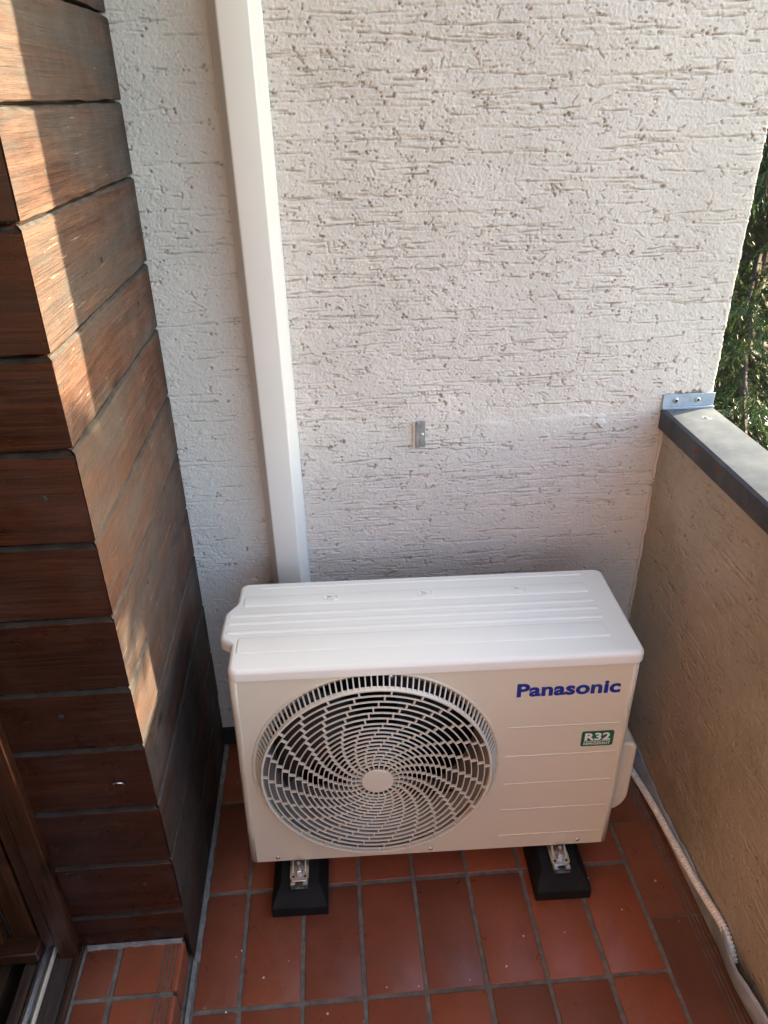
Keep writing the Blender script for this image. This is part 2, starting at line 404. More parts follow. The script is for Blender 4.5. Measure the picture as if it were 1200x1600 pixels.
# parapet
par = empty('parapet_wall', (XP, -2, 0), label='low rendered parapet wall with a zinc cap along the right side', cat='wall')
pd = .0028; fine_len = 1.25
hf, mk = relief(fine_len, .93, pd, 9, 800, 12000, .0042, None, 1.1)
nz, nx = hf.shape
S, Z = np.meshgrid(np.linspace(0, fine_len, nx), np.linspace(0, .93, nz))
slant = (S + .18 * Z)
P = np.stack([-hf, 2 - S, Z - .02], -1)[:, ::-1]
o = link(bpy.data.objects.new('render_face', grid_mesh(P, nz, nx)), par); o.data.materials.append(M['parapet']); shade_and_break(o, mk[:, ::-1])
b = MB(); b.box(.004, .100, -2.2, 2, -.3, .91).box(-.0005, .004, -2.2, 2 - fine_len, -.02, .91); b.build('wall_core', M['parapet'], par)
# bead of filler in the corner
pts = [(-.001 + .0012 * math.sin(i * .9) + .001 * math.sin(i * 2.3), 1.997, .03 + .86 * i / 60) for i in range(61)]
MB().tube(pts, [.0035 + .001 * math.sin(i * 1.7) for i in range(61)], 7).build('corner_bead', M['plaster'], par, smooth=True)
# zinc cap
zc0, zc1 = .897, .9447
prof = [(-.012, zc0), (-.010, zc0), (-.010, zc1 - .004), (-.006, zc1), (.100, zc1), (.104, zc1 - .003), (.104, zc0), (.1065, zc0), (.1065, zc1), (.102, zc1 + .003), (-.006, zc1 + .003), (-.012, zc1 - .002)]
prof = [(a, z - .003 if z > zc0 + .001 else z) for a, z in prof]
b = MB(); N = 24
nn = len(prof); vv = []; ff = []
for i in range(N + 1):
    y = 1.9985 - 4.15 * i / N
    for a, z in prof: vv.append((a + .0006 * math.sin(i * 1.3), y, z + .0007 * math.sin(i * .8 + a * 9)))
for i in range(N):
    for j in range(nn): ff.append((i * nn + j, i * nn + (j + 1) % nn, (i + 1) * nn + (j + 1) % nn, (i + 1) * nn + j))
ff += [tuple(range(nn)), tuple(range(N * nn, N * nn + nn))[::-1]]
cap = fix_normals(mobj('metal_cap', vv, ff, M['zinc'], par, angle=35))
fl = MB().box(-.0135, .1065, 1.9935, 1.996, zc1 + .002, zc1 + .034); fl.box(-.0135, .1065, 1.9875, 1.9935, zc1 - .0005, zc1 + .0045)
fo = bevel(fl.build('flange', M['dull_zinc'], cap), .0012)
for a in (.016, .067):
    b = MB(); b.lathe([(.0062, 0), (.0062, .002), (.0050, .0034), (.0034, .0036), (.0030, .0016)], lambda x, y, h: (x + a, 1.9935 - h, y + zc1 + .019), 18)
    rv = b.build('rivet', M['steel'], cap, angle=40); b = MB(); b.lathe([(.0029, 0), (.0029, .0018)], lambda x, y, h: (x + a, 1.9935 - h, y + zc1 + .019), 14); b.build('rivet_pin', M['dark_gap'], cap)
b = MB(); b.lathe([(.011, 0), (.011, .0012), (.0085, .0016), (.008, .0005), (.005, .0008), (.0045, .002), (.001, .0026)], lambda x, y, h: (x + .063, 2 - .070 + y, zc1 - .0005 + h), 22); b.build('cap_screw', M['dull_steel'], cap, angle=30)

# ------------------------------------------------------------------ house wall, room, added ceiling, far end wall (the rest of the balcony)
YEND = -4.2
hw = MB(); hw.box(-.30, -.25, YEND, -1.62, .0, 2.55).box(-.30, -.25, -1.62, -.66, 2.15, 2.55)
tag(hw.build('house_wall', M['wood_house']), 'brown timber clad house wall beyond the balcony door', 'wall')
MB().box(-.3, XE, YEND - .12, YEND, -.3, .93).build('end_parapet', M['parapet'], label='low render parapet closing the far end of the balcony', cat='wall')
MB().box(-.3, .8, YEND - .2, .22, 2.552, 2.72).build('added_ceiling', M['concrete'], kind='structure')  # unseen slab, added and cut back to shape light on wall and lid
rm = MB(); rm.box(-4, -.30, -3.5, -.2, -.02, .06); rm.build('room_floor', M['room_floor'], kind='structure')
rm = MB(); rm.box(-4.1, -4, -3.6, -.1, 0, 2.6).box(-4, -.302, -3.6, -3.5, 0, 2.6).box(-4, -.302, -.2, -.1, 0, 2.6).box(-4, -.302, -3.5, -.2, 2.5, 2.6)
rm.build('room_wall', M['room_wall'], kind='structure')

# ------------------------------------------------------------------ floor of tiles
floor = MB().box(-.30, 1.152, YEND, 0, -.06, -.0025).build('floor', M['grout'], kind='structure')
def tile_mesh(w, l, t=.010):
    o = MB().box(0, w, -l, 0, -t, 0); me = mesh_data('tile', o.v, o.f, M['tile']); bm = bmesh.new(); bm.from_mesh(me)
    bmesh.ops.bevel(bm, geom=[e for e in bm.edges if max(v.co.z for v in e.verts) > -1e-6 or abs(e.verts[0].co.z - e.verts[1].co.z) > 1e-4], offset=.0016, segments=2, affect='EDGES', profile=.5)
    bm.to_mesh(me); bm.free(); me.polygons.foreach_set('use_smooth', [True] * len(me.polygons)); me.set_sharp_from_angle(angle=math.radians(50)); return me
_tm = {}
def tile(x0, x1, y1, y0, z=0, parent=None, par_loc=(0, 0, 0)):
    """x0..x1, y1 (far) .. y0 (near)"""
    k = (round(x1 - x0, 4), round(y1 - y0, 4))
    if k not in _tm: _tm[k] = tile_mesh(*k)
    o = link(bpy.data.objects.new('tile', _tm[k]), parent); o.location = (x0 + random.uniform(-.0007, .0007), y1 + random.uniform(-.0007, .0007), z + random.uniform(-.0006, .0003))
    o.rotation_euler = (random.uniform(-.0025, .0025), random.uniform(-.003, .003), random.uniform(-.003, .003)); return o
TX, TY, J = .0304, -.466, .0045
rows = [(-.005, -.216)] + [(TY + .25 - .25 * k, TY - .25 * k) for k in range(15)]
for yf, yn in rows:
    for k in range(8):
        x0 = TX + .125 * k + J; x1 = TX + .125 * (k + 1) - J
        if k == 0: x0 = XW + .012
        tile(x0, x1, yf - J, yn + J, 0, floor)
# grooved edge tiles beside the gutter
gp = [(0, -.010), (0, -.0012), (.0012, 0)]
for i in range(4):
    x = .080 + i * .0086; gp += [(x, 0), (x + .0006, -.0042), (x + .0040, -.0042), (x + .0046, 0)]
gp += [(.1152, 0), (.1162, -.0012), (.1162, -.012)]
def groove_tile_mesh(l, prof=gp, name='tile', mat='edge_tile'):
    b = MB(); b.prism([p for p in prof], lambda p, t: (p[0], -l * t, p[1])); me = mesh_data(name, b.v, b.f, M[mat])
    bm = bmesh.new(); bm.from_mesh(me); bmesh.ops.recalc_face_normals(bm, faces=bm.faces); bm.to_mesh(me); bm.free(); return me
gm = groove_tile_mesh(.245 - 2 * J + .004)
ys = [-.36 + .245 - .245 * k for k in range(-0, 17)]
gm0 = groove_tile_mesh(.104)
o = link(bpy.data.objects.new('tile', gm0), floor); o.location = (1.035, -.008, -.0003)
for y in ys:
    o = link(bpy.data.objects.new('tile', gm), floor); o.location = (1.0352 + random.uniform(-.001, .001), y - J + .002, random.uniform(-.0006, .0004)); o.rotation_euler = (0, random.uniform(-.003, .003), random.uniform(-.002, .002))
# smeared mortar against the foot of the pier
def bead(pts, w, name, parent, mat):
    v = []; f = []; m = len(pts)
    for i, (p, n) in enumerate(pts):
        p, n = Vector(p), Vector(n); ww = w * (.85 + .12 * math.sin(i * 1.1) + .12 * math.sin(i * 2.7))
        v += [p + Vector((0, 0, .006)), p + n * ww * .5 + Vector((0, 0, .0045)), p + n * ww + Vector((0, 0, -.0015))]
    for i in range(m - 1):
        for k in range(2): f.append((i * 3 + k, i * 3 + k + 1, (i + 1) * 3 + k + 1, (i + 1) * 3 + k))
    return mobj(name, v, f, mat, parent, smooth=True)
pts = [((XW + .001, -.61 - .006 + .6 * i / 50, 0), (1, 0, 0)) for i in range(51)]
bead(pts, .011, 'mortar_bead', floor, M['mortar'])

# ------------------------------------------------------------------ raised step at the balcony door
SZ = .075
step = MB().box(-.157, .036, -1.72, -.585, .0, SZ - .003).box(.036, .041, -1.72, -.6125, .0, SZ - .02).build('door_step', M['grout'], kind='structure')
np_ = [(0, -.010), (0, -.0012), (.0012, 0)]
for i in range(4):
    x = .081 + i * .0082; np_ += [(x, 0), (x + .0006, -.0038), (x + .0036, -.0038), (x + .0042, 0)]
np_ += [(.116, 0)] + [(.116 + .005 * math.sin(a), -.005 + .005 * math.cos(a)) for a in (.4, .8, 1.2, math.pi / 2)] + [(.121, -.069), (.119, -.069), (.119, -.010)]
yj = [-.612, -.7175, -.9675, -1.2175, -1.4675, -1.7175]
for a, c in zip(yj, yj[1:]):
    l = a - c - .010; me = groove_tile_mesh(l, np_, 'tile', 'tile'); o = link(bpy.data.objects.new('tile', me), step); o.location = (-.0770, a - .004, SZ); o.rotation_euler = (0, random.uniform(-.002, .002), 0)
    tile(-.149, -.0868, a - .004, c + .006, SZ, step)
bead([((-.15 + .19 * i / 24, YW - .001, SZ), (0, -1, 0)) for i in range(25)], .009, 'mortar_bead', step, M['mortar'])
bead([((.052, -.6125 - i * .02, 0), (1, 0, 0)) for i in range(56)], .008, 'mortar_bead', step, M['mortar'])

# ------------------------------------------------------------------ timber clad pier
pier = empty('clad_pier', (XW, YW, 0), label='brown timber clad pier with weathered side boards left of the outdoor unit', cat='pier')
Bz = [2.55, 2.43, 2.285, 2.14, 1.995, 1.85, 1.705, 1.576, 1.4545, 1.299, 1.170, 1.0255, .8935, .752, .6235, .476, .325, .1738]
TH = .022
def plank(axis, z0, z1, length, mitre_at_end, seedv, mat, fn):
    """profile extruded along the board; fn(s, o, z): s along, o outward"""
    r = random.Random(seedv); n = 26; sec = []
    prof = [(-TH, z0), (-.0012, z0), (0, z0 + .0014), (0, z1 - .0092), (-.0008, z1 - .0083), (-.0062, z1 - .0030), (-.0125, z1 - .0012), (-TH, z1 - .0004)]
    if axis == 1: prof = [(-TH, z0), (-.0012, z0), (0, z0 + .0014), (0, z1 - .0066), (-.0006, z1 - .0058), (-.0040, z1 - .0026), (-.0125, z1 - .0012), (-TH, z1 - .0004)]
    v = []; f = []; m = len(prof)
    ph = [r.uniform(0, 6) for _ in range(4)]
    for i in range(n + 1):
        s = length * i / n
        for k, (o, z) in enumerate(prof):
            ss = s + (o if mitre_at_end and i == n else 0)       # mitre: inner edge shorter
            wob = .0007 * math.sin(s * 31 + ph[0]) + .0005 * math.sin(s * 83 + ph[1]) + r.uniform(-.0004, .0004)
            if i == n and mitre_at_end: ss -= abs(r.gauss(0, .0007))
            oo = o + (.0009 * math.sin(s * 9 + ph[2]) if 1 < k < 5 else 0)
            v.append(fn(ss, oo, z + (wob if k in (1, 2, 3, 4, 5, 6) else 0)))
    for i in range(n):
        for k in range(m): f.append((i * m + k, i * m + (k + 1) % m, (i + 1) * m + (k + 1) % m, (i + 1) * m + k))
    f += [tuple(range(m)), tuple(range(n * m, n * m + m))[::-1]]
    o = fix_normals(mobj('plank', v, f, mat, pier, angle=28)); o.data.materials.append(M['worn_edge' if axis == 1 else 'dusty_edge'])
    for p_ in o.data.polygons:
        if p_.normal.z > .4 and p_.center.z < z1 - .0018 and p_.center.z > z1 - .0075: p_.material_index = 1
    return o
for i in range(len(Bz)):
    z1 = Bz[i] - .0008; z0 = Bz[i + 1] + .0018 if i + 1 < len(Bz) else .004
    off = random.uniform(-.0012, .0012)
    # side boards: from the wall (s = 0) to the corner; front boards from the door post to the corner
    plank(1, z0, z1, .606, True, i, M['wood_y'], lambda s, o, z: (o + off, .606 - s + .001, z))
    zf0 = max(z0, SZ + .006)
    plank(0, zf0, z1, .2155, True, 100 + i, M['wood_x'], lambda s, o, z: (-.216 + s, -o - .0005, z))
MB().box(-.20, -TH - .001, TH + .002, .60, .0, 2.55).build('pier_core', M['dark_gap'], pier)

# nail heads and a hook on the boards
for (x, y, z, axis) in [(-.055, 0, 1.10, 0), (-.115, 0, .41, 0), (-.12, 0, .70, 0), (-.06, 0, .26, 0), (-.02, 0, .96, 0), (0, .3, 1.36, 1), (0, .12, 1.5, 1), (0, .48, 1.25, 1), (0, .2, .82, 1)]:
    b = MB()
    if axis == 0: b.lathe([(.0045, 0), (.004, .0008), (.001, .0011)], lambda a, c, h: (x + a, -.0003 - h, z + c), 12)
    else: b.lathe([(.0042, 0), (.0036, .0012), (.001, .0016)], lambda a, c, h: (.0004 + h, y + a, z + c), 12)
    b.build('nail_head', M['dark_gap'], pier, angle=30)

hk = [(-.0575 + .009 * math.cos(a), -.003 - .004 * math.sin(a), .538 + .008 * math.sin(a)) for a in np.linspace(-.6, 3.6, 14)]
MB().tube([(hk[0][0], .002, hk[0][2])] + hk, .0015, 7).build('hook', M['steel'], pier, smooth=True)

# ------------------------------------------------------------------ door frame and sill
df = empty('door_frame', (-.18, -.62, SZ), label='brown wooden balcony door frame with aluminium sill track at bottom left', cat='door frame')
def dbox(name, x0, x1, y0, y1, z0, z1, mat, bev=.003):
    o = MB().box(x0 + .18, x1 + .18, y0 + .62, y1 + .62, z0 - SZ, z1 - SZ).build(name, M[mat], df)
    return bevel(o, bev, 2)
dbox('jamb', -.2025, -.163, -.628, -.57, .068, 2.2, 'wood_z', .004)
dbox('jamb', -.2345, -.2035, -.612, -.56, .088, 2.2, 'wood_z')
dbox('jamb', -.292, -.2445, -.604, -.55, .115, 2.2, 'wood_z')
dbox('jamb', -.36, -.3015, -.618, -.55, .115, 2.2, 'wood_z')
dbox('seal', -.3005, -.2930, -.597, -.57, .09, 2.2, 'dark_gap', .001)
dbox('seal', -.2440, -.2350, -.590, -.57, .09, 2.2, 'dark_gap', .001)
dbox('bottom_rail', -.36, -.2345, -.640, -.55, .085, .1135, 'wood_z')
dbox('sill_strip', -.1725, -.1575, -1.62, -.574, .04, .0755, 'wood_y', .0015)
dbox('sill_board', -.2125, -.1735, -1.62, -.6, .04, .072, 'wood_y', .002)
dbox('sill_seal', -.2165, -.2130, -1.62, -.6, .04, .082, 'cream_seal', .0006)
dbox('sill_track', -.240, -.218, -1.62, -.6, .04, .080, 'alu', .002)
dbox('track_rib', -.2325, -.2290, -1.62, -.6, .081, .088, 'alu', .0008)
dbox('sill_board', -.2640, -.2415, -1.62, -.64, .04, .083, 'wood_y', .003)

# ------------------------------------------------------------------ zinc gutter strip and drain hose
v = []; f = []; n = 150
for i in range(n + 1):
    y = -.01 - 2.2 * i / n
    lip = float(np.interp(-y, [0, .14, .42, .55, .68, 3], [.064, .063, .050, .056, .080, .088])) + .003 * math.sin(y * 23) + .0025 * math.sin(y * 61 + 1) + .0015 * math.sin(y * 140)
    gap = .026 * math.exp(-((y + .76) / .10) ** 2)
    for x, z in ((1.1518, -.010), (1.1520, .0005), (1.1528, .004), (1.1546 - gap * .5, .012), (1.1556 - gap * .95, lip * .5), (1.1563 - gap, lip * .8), (1.1566 - gap, lip)): v.append((x - .0005, y, z))
for i in range(n):
    for k in range(6): f.append((i * 7 + k, i * 7 + k + 1, (i + 1) * 7 + k + 1, (i + 1) * 7 + k))
gut = mobj('gutter_flashing', v, f, M['dull_zinc'], None, smooth=True, label='bent grey zinc flashing strip along the foot of the parapet', cat='flashing')
sm = gut.modifiers.new('thick', 'SOLIDIFY'); sm.thickness = .0008

def spline(ctrl, step):
    ctrl = [Vector(p) for p in ctrl]; out = []
    c = [ctrl[0] * 2 - ctrl[1]] + ctrl + [ctrl[-1] * 2 - ctrl[-2]]
    for i in range(1, len(c) - 2):
        n = max(int((c[i + 1] - c[i]).length / step), 2)
        for k in range(n):
            t = k / n; p0, p1, p2, p3 = c[i - 1:i + 3]
            out.append(.5 * ((2 * p1) + (p2 - p0) * t + (2 * p0 - 5 * p1 + 4 * p2 - p3) * t * t + (3 * p1 - p0 - 3 * p2 + p3) * t ** 3))
    out.append(ctrl[-1]); return out
hp = spline([(1.095, -.06, .060), (1.112, -.12, .035), (1.132, -.18, .014), (1.141, -.24, .0105), (1.1445, -.32, .021), (1.1455, -.43, .034), (1.146, -.54, .047), (1.1462, -.62, .063), (1.147, -.67, .072), (1.148, -.705, .064), (1.149, -.735, .042)], .0009)
rad = []; acc = 0
for i, p in enumerate(hp):
    if i: acc += (p - hp[i - 1]).length
    rad.append(.0088 - .0034 * max(0, math.sin(2 * math.pi * acc / .0076)) ** 1.5)
MB().tube(hp, rad, 14).build('drain_hose', M['hose'], smooth=True, label='white corrugated drain hose lying along the foot of the parapet', cat='hose')

# ------------------------------------------------------------------ white trunking on the wall
tk = empty('cable_trunking', (.277, 0, .25), label='tall white plastic cable trunking running up the render wall', cat='trunking')
tk.rotation_euler = (0, math.radians(-.42), 0)
hh = 2.29
def tprof(pr, name, mat, z0=0, z1=hh):
    b = MB(); b.prism(pr, lambda p, t: (p[0], p[1], z0 + (z1 - z0) * t)); return fix_normals(b.build(name, mat, tk, angle=30))
x0 = .2800 - .277
tprof([(x0 - .0455, .004), (x0 - .0455, -.014), (x0 - .0435, -.016), (x0 + .0435, -.016), (x0 + .0455, -.014), (x0 + .0455, .004)], 'base', M['trunking'])
cv = [(x0 - .0440, -.0165)]
for a in range(7): q = math.radians(180 + 15 * a); cv.append((x0 - .0242 + .005 * math.cos(q), -.052 + .005 * math.sin(q)))
for a in range(7): q = math.radians(270 + 15 * a); cv.append((x0 + .0242 + .005 * math.cos(q), -.052 + .005 * math.sin(q)))
cv += [(x0 + .0440, -.0165)]
tprof(cv, 'cover', M['trunking'])

# small bracket and wall plug left on the wall
bk = empty('wall_bracket', (.592, 0, .907), label='small grey metal bracket with one screw on the render wall', cat='bracket')
bevel(MB().box(-.0145, .004, -.004, .002, -.034, .031).build('backing', M['trunking'], bk), .0008)
bevel(MB().box(-.0085, .0005, -.0105, -.0043, -.031, .033).build('raised_strip', M['dull_steel'], bk), .001)
bevel(MB().box(.0008, .0135, -.0062, -.0005, -.030, .032).build('plate', M['dull_steel'], bk), .0008)
MB().lathe([(.004, 0), (.004, .001), (.0028, .0026), (.0006, .003)], lambda x, y, h: (.0068 + x, -.0062 - h, y + .001), 14).build('screw', M['steel'], bk, angle=35)
wp = empty('wall_plug', (1.004, 0, .912), label='short screw stub left in a filler spot on the render wall', cat='screw')
MB().lathe([(.016, -.002), (.0155, .0012), (.010, .0022), (.004, .0026)], lambda x, y, h: (x * 1.15, -h, y * .8 + .003), 22).build('filler_spot', M['plaster_patch'], wp, smooth=True)
MB().tube([(-.005, 0, .003), (.0, -.006, .0), (.004, -.011, -.003)], [.0026, .0026, .0024], 8).build('screw_stub', M['dull_steel'], wp, angle=35)
MB().lathe([(.0042, .0), (.0045, .003), (.003, .0045)], lambda x, y, h: (.004 + x * .8, -.011 - h, -.003 + y * .8), 12).build('screw_head', M['steel'], wp, angle=35)

# ------------------------------------------------------------------ outdoor unit
XL, YF, UY = .1697, -.451, -.0214
unit = empty('outdoor_unit', (XL, YF, 0), UY, label='cream white air conditioner outdoor unit with round fan grille on the balcony floor', cat='outdoor unit')
W, DP, ZB, ZS, ZT = .806, .290, .0815, .6125, .637
GC, GZc, HR = .284, .363, .249            # grille centre, hole radius
def lx(z): return .006 - .011 * (ZS - z) / (ZS - ZB)       # left edge, slightly splayed
CR = .016
# casing: front with round hole, rounded corners, sides and back
b = MB()
K = 120
ang = sorted(set([2 * math.pi * i / K for i in range(K)] + [math.atan2(zz - GZc, xx - GC) % (2 * math.pi) for xx in (CR, W - CR) for zz in (ZB, ZS)]))
inn, out, lipv = [], [], []
for q in ang:
    c, s = math.cos(q), math.sin(q)
    tx = ((W - CR - GC) / c) if c > 1e-9 else ((CR - GC) / c if c < -1e-9 else 1e9)
    tz = ((ZS - GZc) / s) if s > 1e-9 else ((ZB - GZc) / s if s < -1e-9 else 1e9)
    t = min(tx, tz); ox, oz = GC + c * t, GZc + s * t
    if ox < CR + 1e-6: ox = lx(oz) + CR - .006 + .006
    out.append((ox, 0, oz)); inn.append((GC + HR * c, 0, GZc + HR * s)); lipv.append((GC + (HR - .003) * c, .006, GZc + (HR - .003) * s))
n = len(ang); b.add(inn + out + lipv, [(i, (i + 1) % n, n + (i + 1) % n, n + i) for i in range(n)] + [(2 * n + i, 2 * n + (i + 1) % n, (i + 1) % n, i) for i in range(n)])
def side(sign):
    pr = []
    for i in range(7):
        a = math.pi / 2 * i / 6; pr.append((CR - CR * math.sin(a), CR - CR * math.cos(a)))
    pr += [(0, DP)]
    zz = np.linspace(ZB, ZS, 6); v = []
    for z in zz:
        for x, y in pr: v.append(((lx(z) + x) if sign < 0 else W - x, y, z))
    m = len(pr); return v, [(i * m + k, i * m + k + 1, (i + 1) * m + k + 1, (i + 1) * m + k) for i in range(5) for k in range(m - 1)]
b.add(*side(-1)); b.add(*side(1))
b.add([(lx(ZB), DP, ZB), (W, DP, ZB), (W, DP, ZS), (lx(ZS), DP, ZS)], [(0, 1, 2, 3)])
b.add([(lx(ZB) + CR, 0, ZB), (W - CR, 0, ZB), (W, CR, ZB), (W, DP, ZB), (lx(ZB), DP, ZB), (lx(ZB), CR, ZB)], [(5, 4, 3, 2, 1, 0)])
cas = b.build('casing', M['enamel'], unit)
bm = bmesh.new(); bm.from_mesh(cas.data); bmesh.ops.remove_doubles(bm, verts=bm.verts, dist=.0004); bmesh.ops.recalc_face_normals(bm, faces=bm.faces); bm.to_mesh(cas.data); bm.free()
cas.data.polygons.foreach_set('use_smooth', [True] * len(cas.data.polygons)); cas.data.set_sharp_from_angle(angle=math.radians(38))
for p_ in cas.data.polygons:
    if abs(p_.normal.y) > .999: p_.use_smooth = False
cm = cas.modifiers.new('thick', 'SOLIDIFY'); cm.thickness = .0012; cm.offset = -1
# rolled rim of the grille opening (cut off by the lid at the top)
v = []; f = []; rp = [(.2505, .0015), (.2520, -.0030), (.2538, -.0036), (.2555, -.0024), (.2568, .0015)]
A = [math.radians(a) for a in np.linspace(90 + 4, 450 - 4, 160)]
for q in A:
    for r, p in rp:
        z = GZc + r * math.sin(q); v.append((GC + r * math.cos(q), p, min(z, ZS - .0008)))
for i in range(len(A) - 1):
    for k in range(4): f.append((i * 5 + k, i * 5 + k + 1, (i + 1) * 5 + k + 1, (i + 1) * 5 + k))
mobj('rim', v, f, M['enamel'], cas, smooth=True)
# pressed lines on the right of the front
for zl in (.4525, .371, .2885, .208, .124):
    b = MB(); b.prism([(-.0028, .0008), (-.0014, -.0011), (.0008, -.0014), (.0026, .0008)], lambda p, t: (.553 + .231 * t, p[1], zl + p[0])); b.build('pressed_line', M['enamel'], cas, angle=50)
for a, z in ((.317, .6065), (.058, .0945), (.4005, .0935), (.7345, .0955)):
    MB().lathe([(.0046, 0), (.0046, .0012), (.003, .0026), (.0008, .003)], lambda x, y, h: (a + x, -.0002 - h, z + y), 14).build('screw', M['steel'], cas, angle=35)

# lid
outl = []
def arc(cx, cy, r, a0, a1, n=6): return [(cx + r * math.cos(math.radians(a0 + (a1 - a0) * i / n)), cy + r * math.sin(math.radians(a0 + (a1 - a0) * i / n))) for i in range(n + 1)]
lid_o = arc(.026, .018, .020, 180, 270) + arc(W - .017, .016, .020, 270, 360) + arc(W - .017, DP - .018, .020, 0, 90) + arc(.022, DP - .018, .020, 90, 180) + \
    [(.0015, .222), (-.001, .214), (-.017, .190), (-.0205, .182), (-.0205, .112), (-.0185, .104), (-.014, .097), (.001, .085), (.0055, .079)]
def inset(poly, d):
    n = len(poly); out = []
    for i in range(n):
        a, p, c = Vector(poly[i - 1]), Vector(poly[i]), Vector(poly[(i + 1) % n]); e1 = (p - a); e2 = (c - p)
        if e1.length < 1e-7: e1 = e2
        if e2.length < 1e-7: e2 = e1
        n1 = Vector((-e1.y, e1.x)).normalized(); n2 = Vector((-e2.y, e2.x)).normalized(); m = (n1 + n2); m.normalize()
        out.append(p + m * d / max(m.dot(n1), .5))
    return out
rings = [(.0, ZS + .0008), (0, ZT - .009), (.0008, ZT - .0055), (.0026, ZT - .0026), (.0055, ZT - .0007), (.0085, ZT)]
v = []; f = []
nn = len(lid_o)
for d, z in rings:
    for p in inset(lid_o, d): v.append((p[0], p[1] - .002, z))
for i in range(len(rings) - 1):
    for k in range(nn): f.append((i * nn + k, i * nn + (k + 1) % nn, (i + 1) * nn + (k + 1) % nn, (i + 1) * nn + k))
f.append(tuple(range((len(rings) - 1) * nn, len(rings) * nn))); f.append(tuple(range(nn))[::-1])
lid = mobj('lid', v, f, M['lid'], unit, angle=50)
def emboss(name, poly, hgt, w, base=ZT, mat='lid', drop=None):
    """raised panel with sloping rim on the lid"""
    r = [(0, -.0004), (w * .35, hgt * .55), (w, hgt)]; v = []; f = []; n = len(poly)
    for d, h in r:
        for p in inset(poly, d): v.append((p[0], p[1], base + h))
    for i in range(2):
        for k in range(n): f.append((i * n + k, i * n + (k + 1) % n, (i + 1) * n + (k + 1) % n, (i + 1) * n + k))
    f.append(tuple(range(2 * n, 3 * n))); return mobj(name, v, f, M[mat], lid, angle=60)
emboss('raised_panel', rrect(.017, .757, .049, .098, .008), .0013, .003)
emboss('raised_panel', rrect(.016, .757, .200, .237, .008), .0013, .003)
emboss('raised_panel', rrect(.046, .757, .2655, .274, .0035), .0011, .003)
for y in (.1165, .146, .172): emboss('raised_rib', rrect(-.009, .760, y - .0065, y + .0065, .0045), .0012, .003)
for a in (.2015, .404, .607):
    b = MB(); N = 28
    for k in range(N):
        q = 2 * math.pi * k / N
    pr = [(.0135, -.0003), (.0142, .0009), (.0150, .0011), (.0158, .0009), (.0165, -.0003)]
    v = []; f = []
    for k in range(N):
        q = 2 * math.pi * k / N
        for r, h in pr: v.append((a + r * math.cos(q), .2195 + r * .82 * math.sin(q), ZT + .0013 + h))
    for k in range(N):
        for j in range(4): f.append((k * 5 + j, ((k + 1) % N) * 5 + j, ((k + 1) % N) * 5 + j + 1, k * 5 + j + 1))
    b.add(v, f)
    T = ZT + .0016
    b.tube([(a - .009, .2275, T), (a + .009, .2115, T)], .0011, 6)
    b.tube([(a - .003, .2265, T), (a + .001, .2225, T), (a + .002, .2175, T), (a + .007, .2165, T), (a + .0085, .2195, T)], .001, 6)
    b.tube([(a - .0075, .2175, T), (a - .004, .2155, T), (a + .000, .2125, T)], .001, 6)
    b.build('stamped_mark', M['lid'], lid, smooth=True)

# fan, shroud and coil
b = MB(); N = 64; v = []; f = []
for r, y in ((.2475, .004), (.236, .012), (.226, .03), (.2225, .06), (.2225, .11)):
    for k in range(N): q = 2 * math.pi * k / N; v.append((GC + r * math.cos(q), y, GZc + r * math.sin(q)))
for i in range(4):
    for k in range(N): f.append((i * N + k, (i + 1) * N + k, (i + 1) * N + (k + 1) % N, i * N + (k + 1) % N))
mobj('shroud', v, f, M['shroud'], unit, smooth=True)
MB().box(.02, W - .25, .20, .215, ZB + .01, ZS - .01).build('coil', M['coil'], unit)
fan = MB().lathe([(.060, .02), (.060, -.025), (.052, -.034), (.02, -.038)], lambda x, y, h: (GC + x, .075 + h, GZc + y), 40).build('fan', M['fan'], unit, angle=35)
for bl in range(3):
    v = []; f = []; a0 = bl * 2 * math.pi / 3 + .5
    for i in range(11):
        r = .055 + (.212 - .055) * i / 10; sweep = .5 * (i / 10) ** 1.5; half = .50 + .10 * math.sin(i / 10 * 3)
        for j in range(9):
            t = j / 8 * 2 - 1; q = a0 + sweep + half * t * (1 if t < 0 else .9)
            v.append((GC + r * math.cos(q), .072 - .032 * t + .006 * math.cos(t * 2), GZc + r * math.sin(q)))
    for i in range(10):
        for j in range(8): f.append((i * 9 + j, i * 9 + j + 1, (i + 1) * 9 + j + 1, (i + 1) * 9 + j))
    o = mobj('blade', v, f, M['fan'], fan, smooth=True); o.modifiers.new('thick', 'SOLIDIFY').thickness = .003

# grille
gr = empty('fan_grille', (0, 0, 0)); gr.parent = unit; del_keys = None
RO = .2335
def pz(r): return -(.029 + .0085 * (1 - (r / RO) ** 2))         # how far the dome stands proud
radii = [.0445]; sp = .0092
NR = 17
incs = np.array([.0088 + .00022 * i for i in range(11)] + [.0137] * 6); incs = incs * (RO - .0445) / incs.sum()
for i in incs: radii.append(radii[-1] + i)
def ring(r, wd, dep, name):
    v = []; f = []; n = 96; p = pz(r)
    pr = [(-wd / 2, dep), (-wd / 2, .0008), (-wd / 2 + .0007, 0), (wd / 2 - .0007, 0), (wd / 2, .0008), (wd / 2, dep)]
    for k in range(n):
        q = 2 * math.pi * k / n
        for a, d in pr: v.append((GC + (r + a) * math.cos(q), p + d, GZc + (r + a) * math.sin(q)))
    for k in range(n):
        for j in range(6): f.append((k * 6 + j, ((k + 1) % n) * 6 + j, ((k + 1) % n) * 6 + (j + 1) % 6, k * 6 + (j + 1) % 6))
    return fix_normals(mobj(name, v, f, M['grille'], gr, angle=50))
for r in radii[:-1]: ring(r, .0020, .0040, 'ring')
ring(radii[-1], .0046, .011, 'ring')
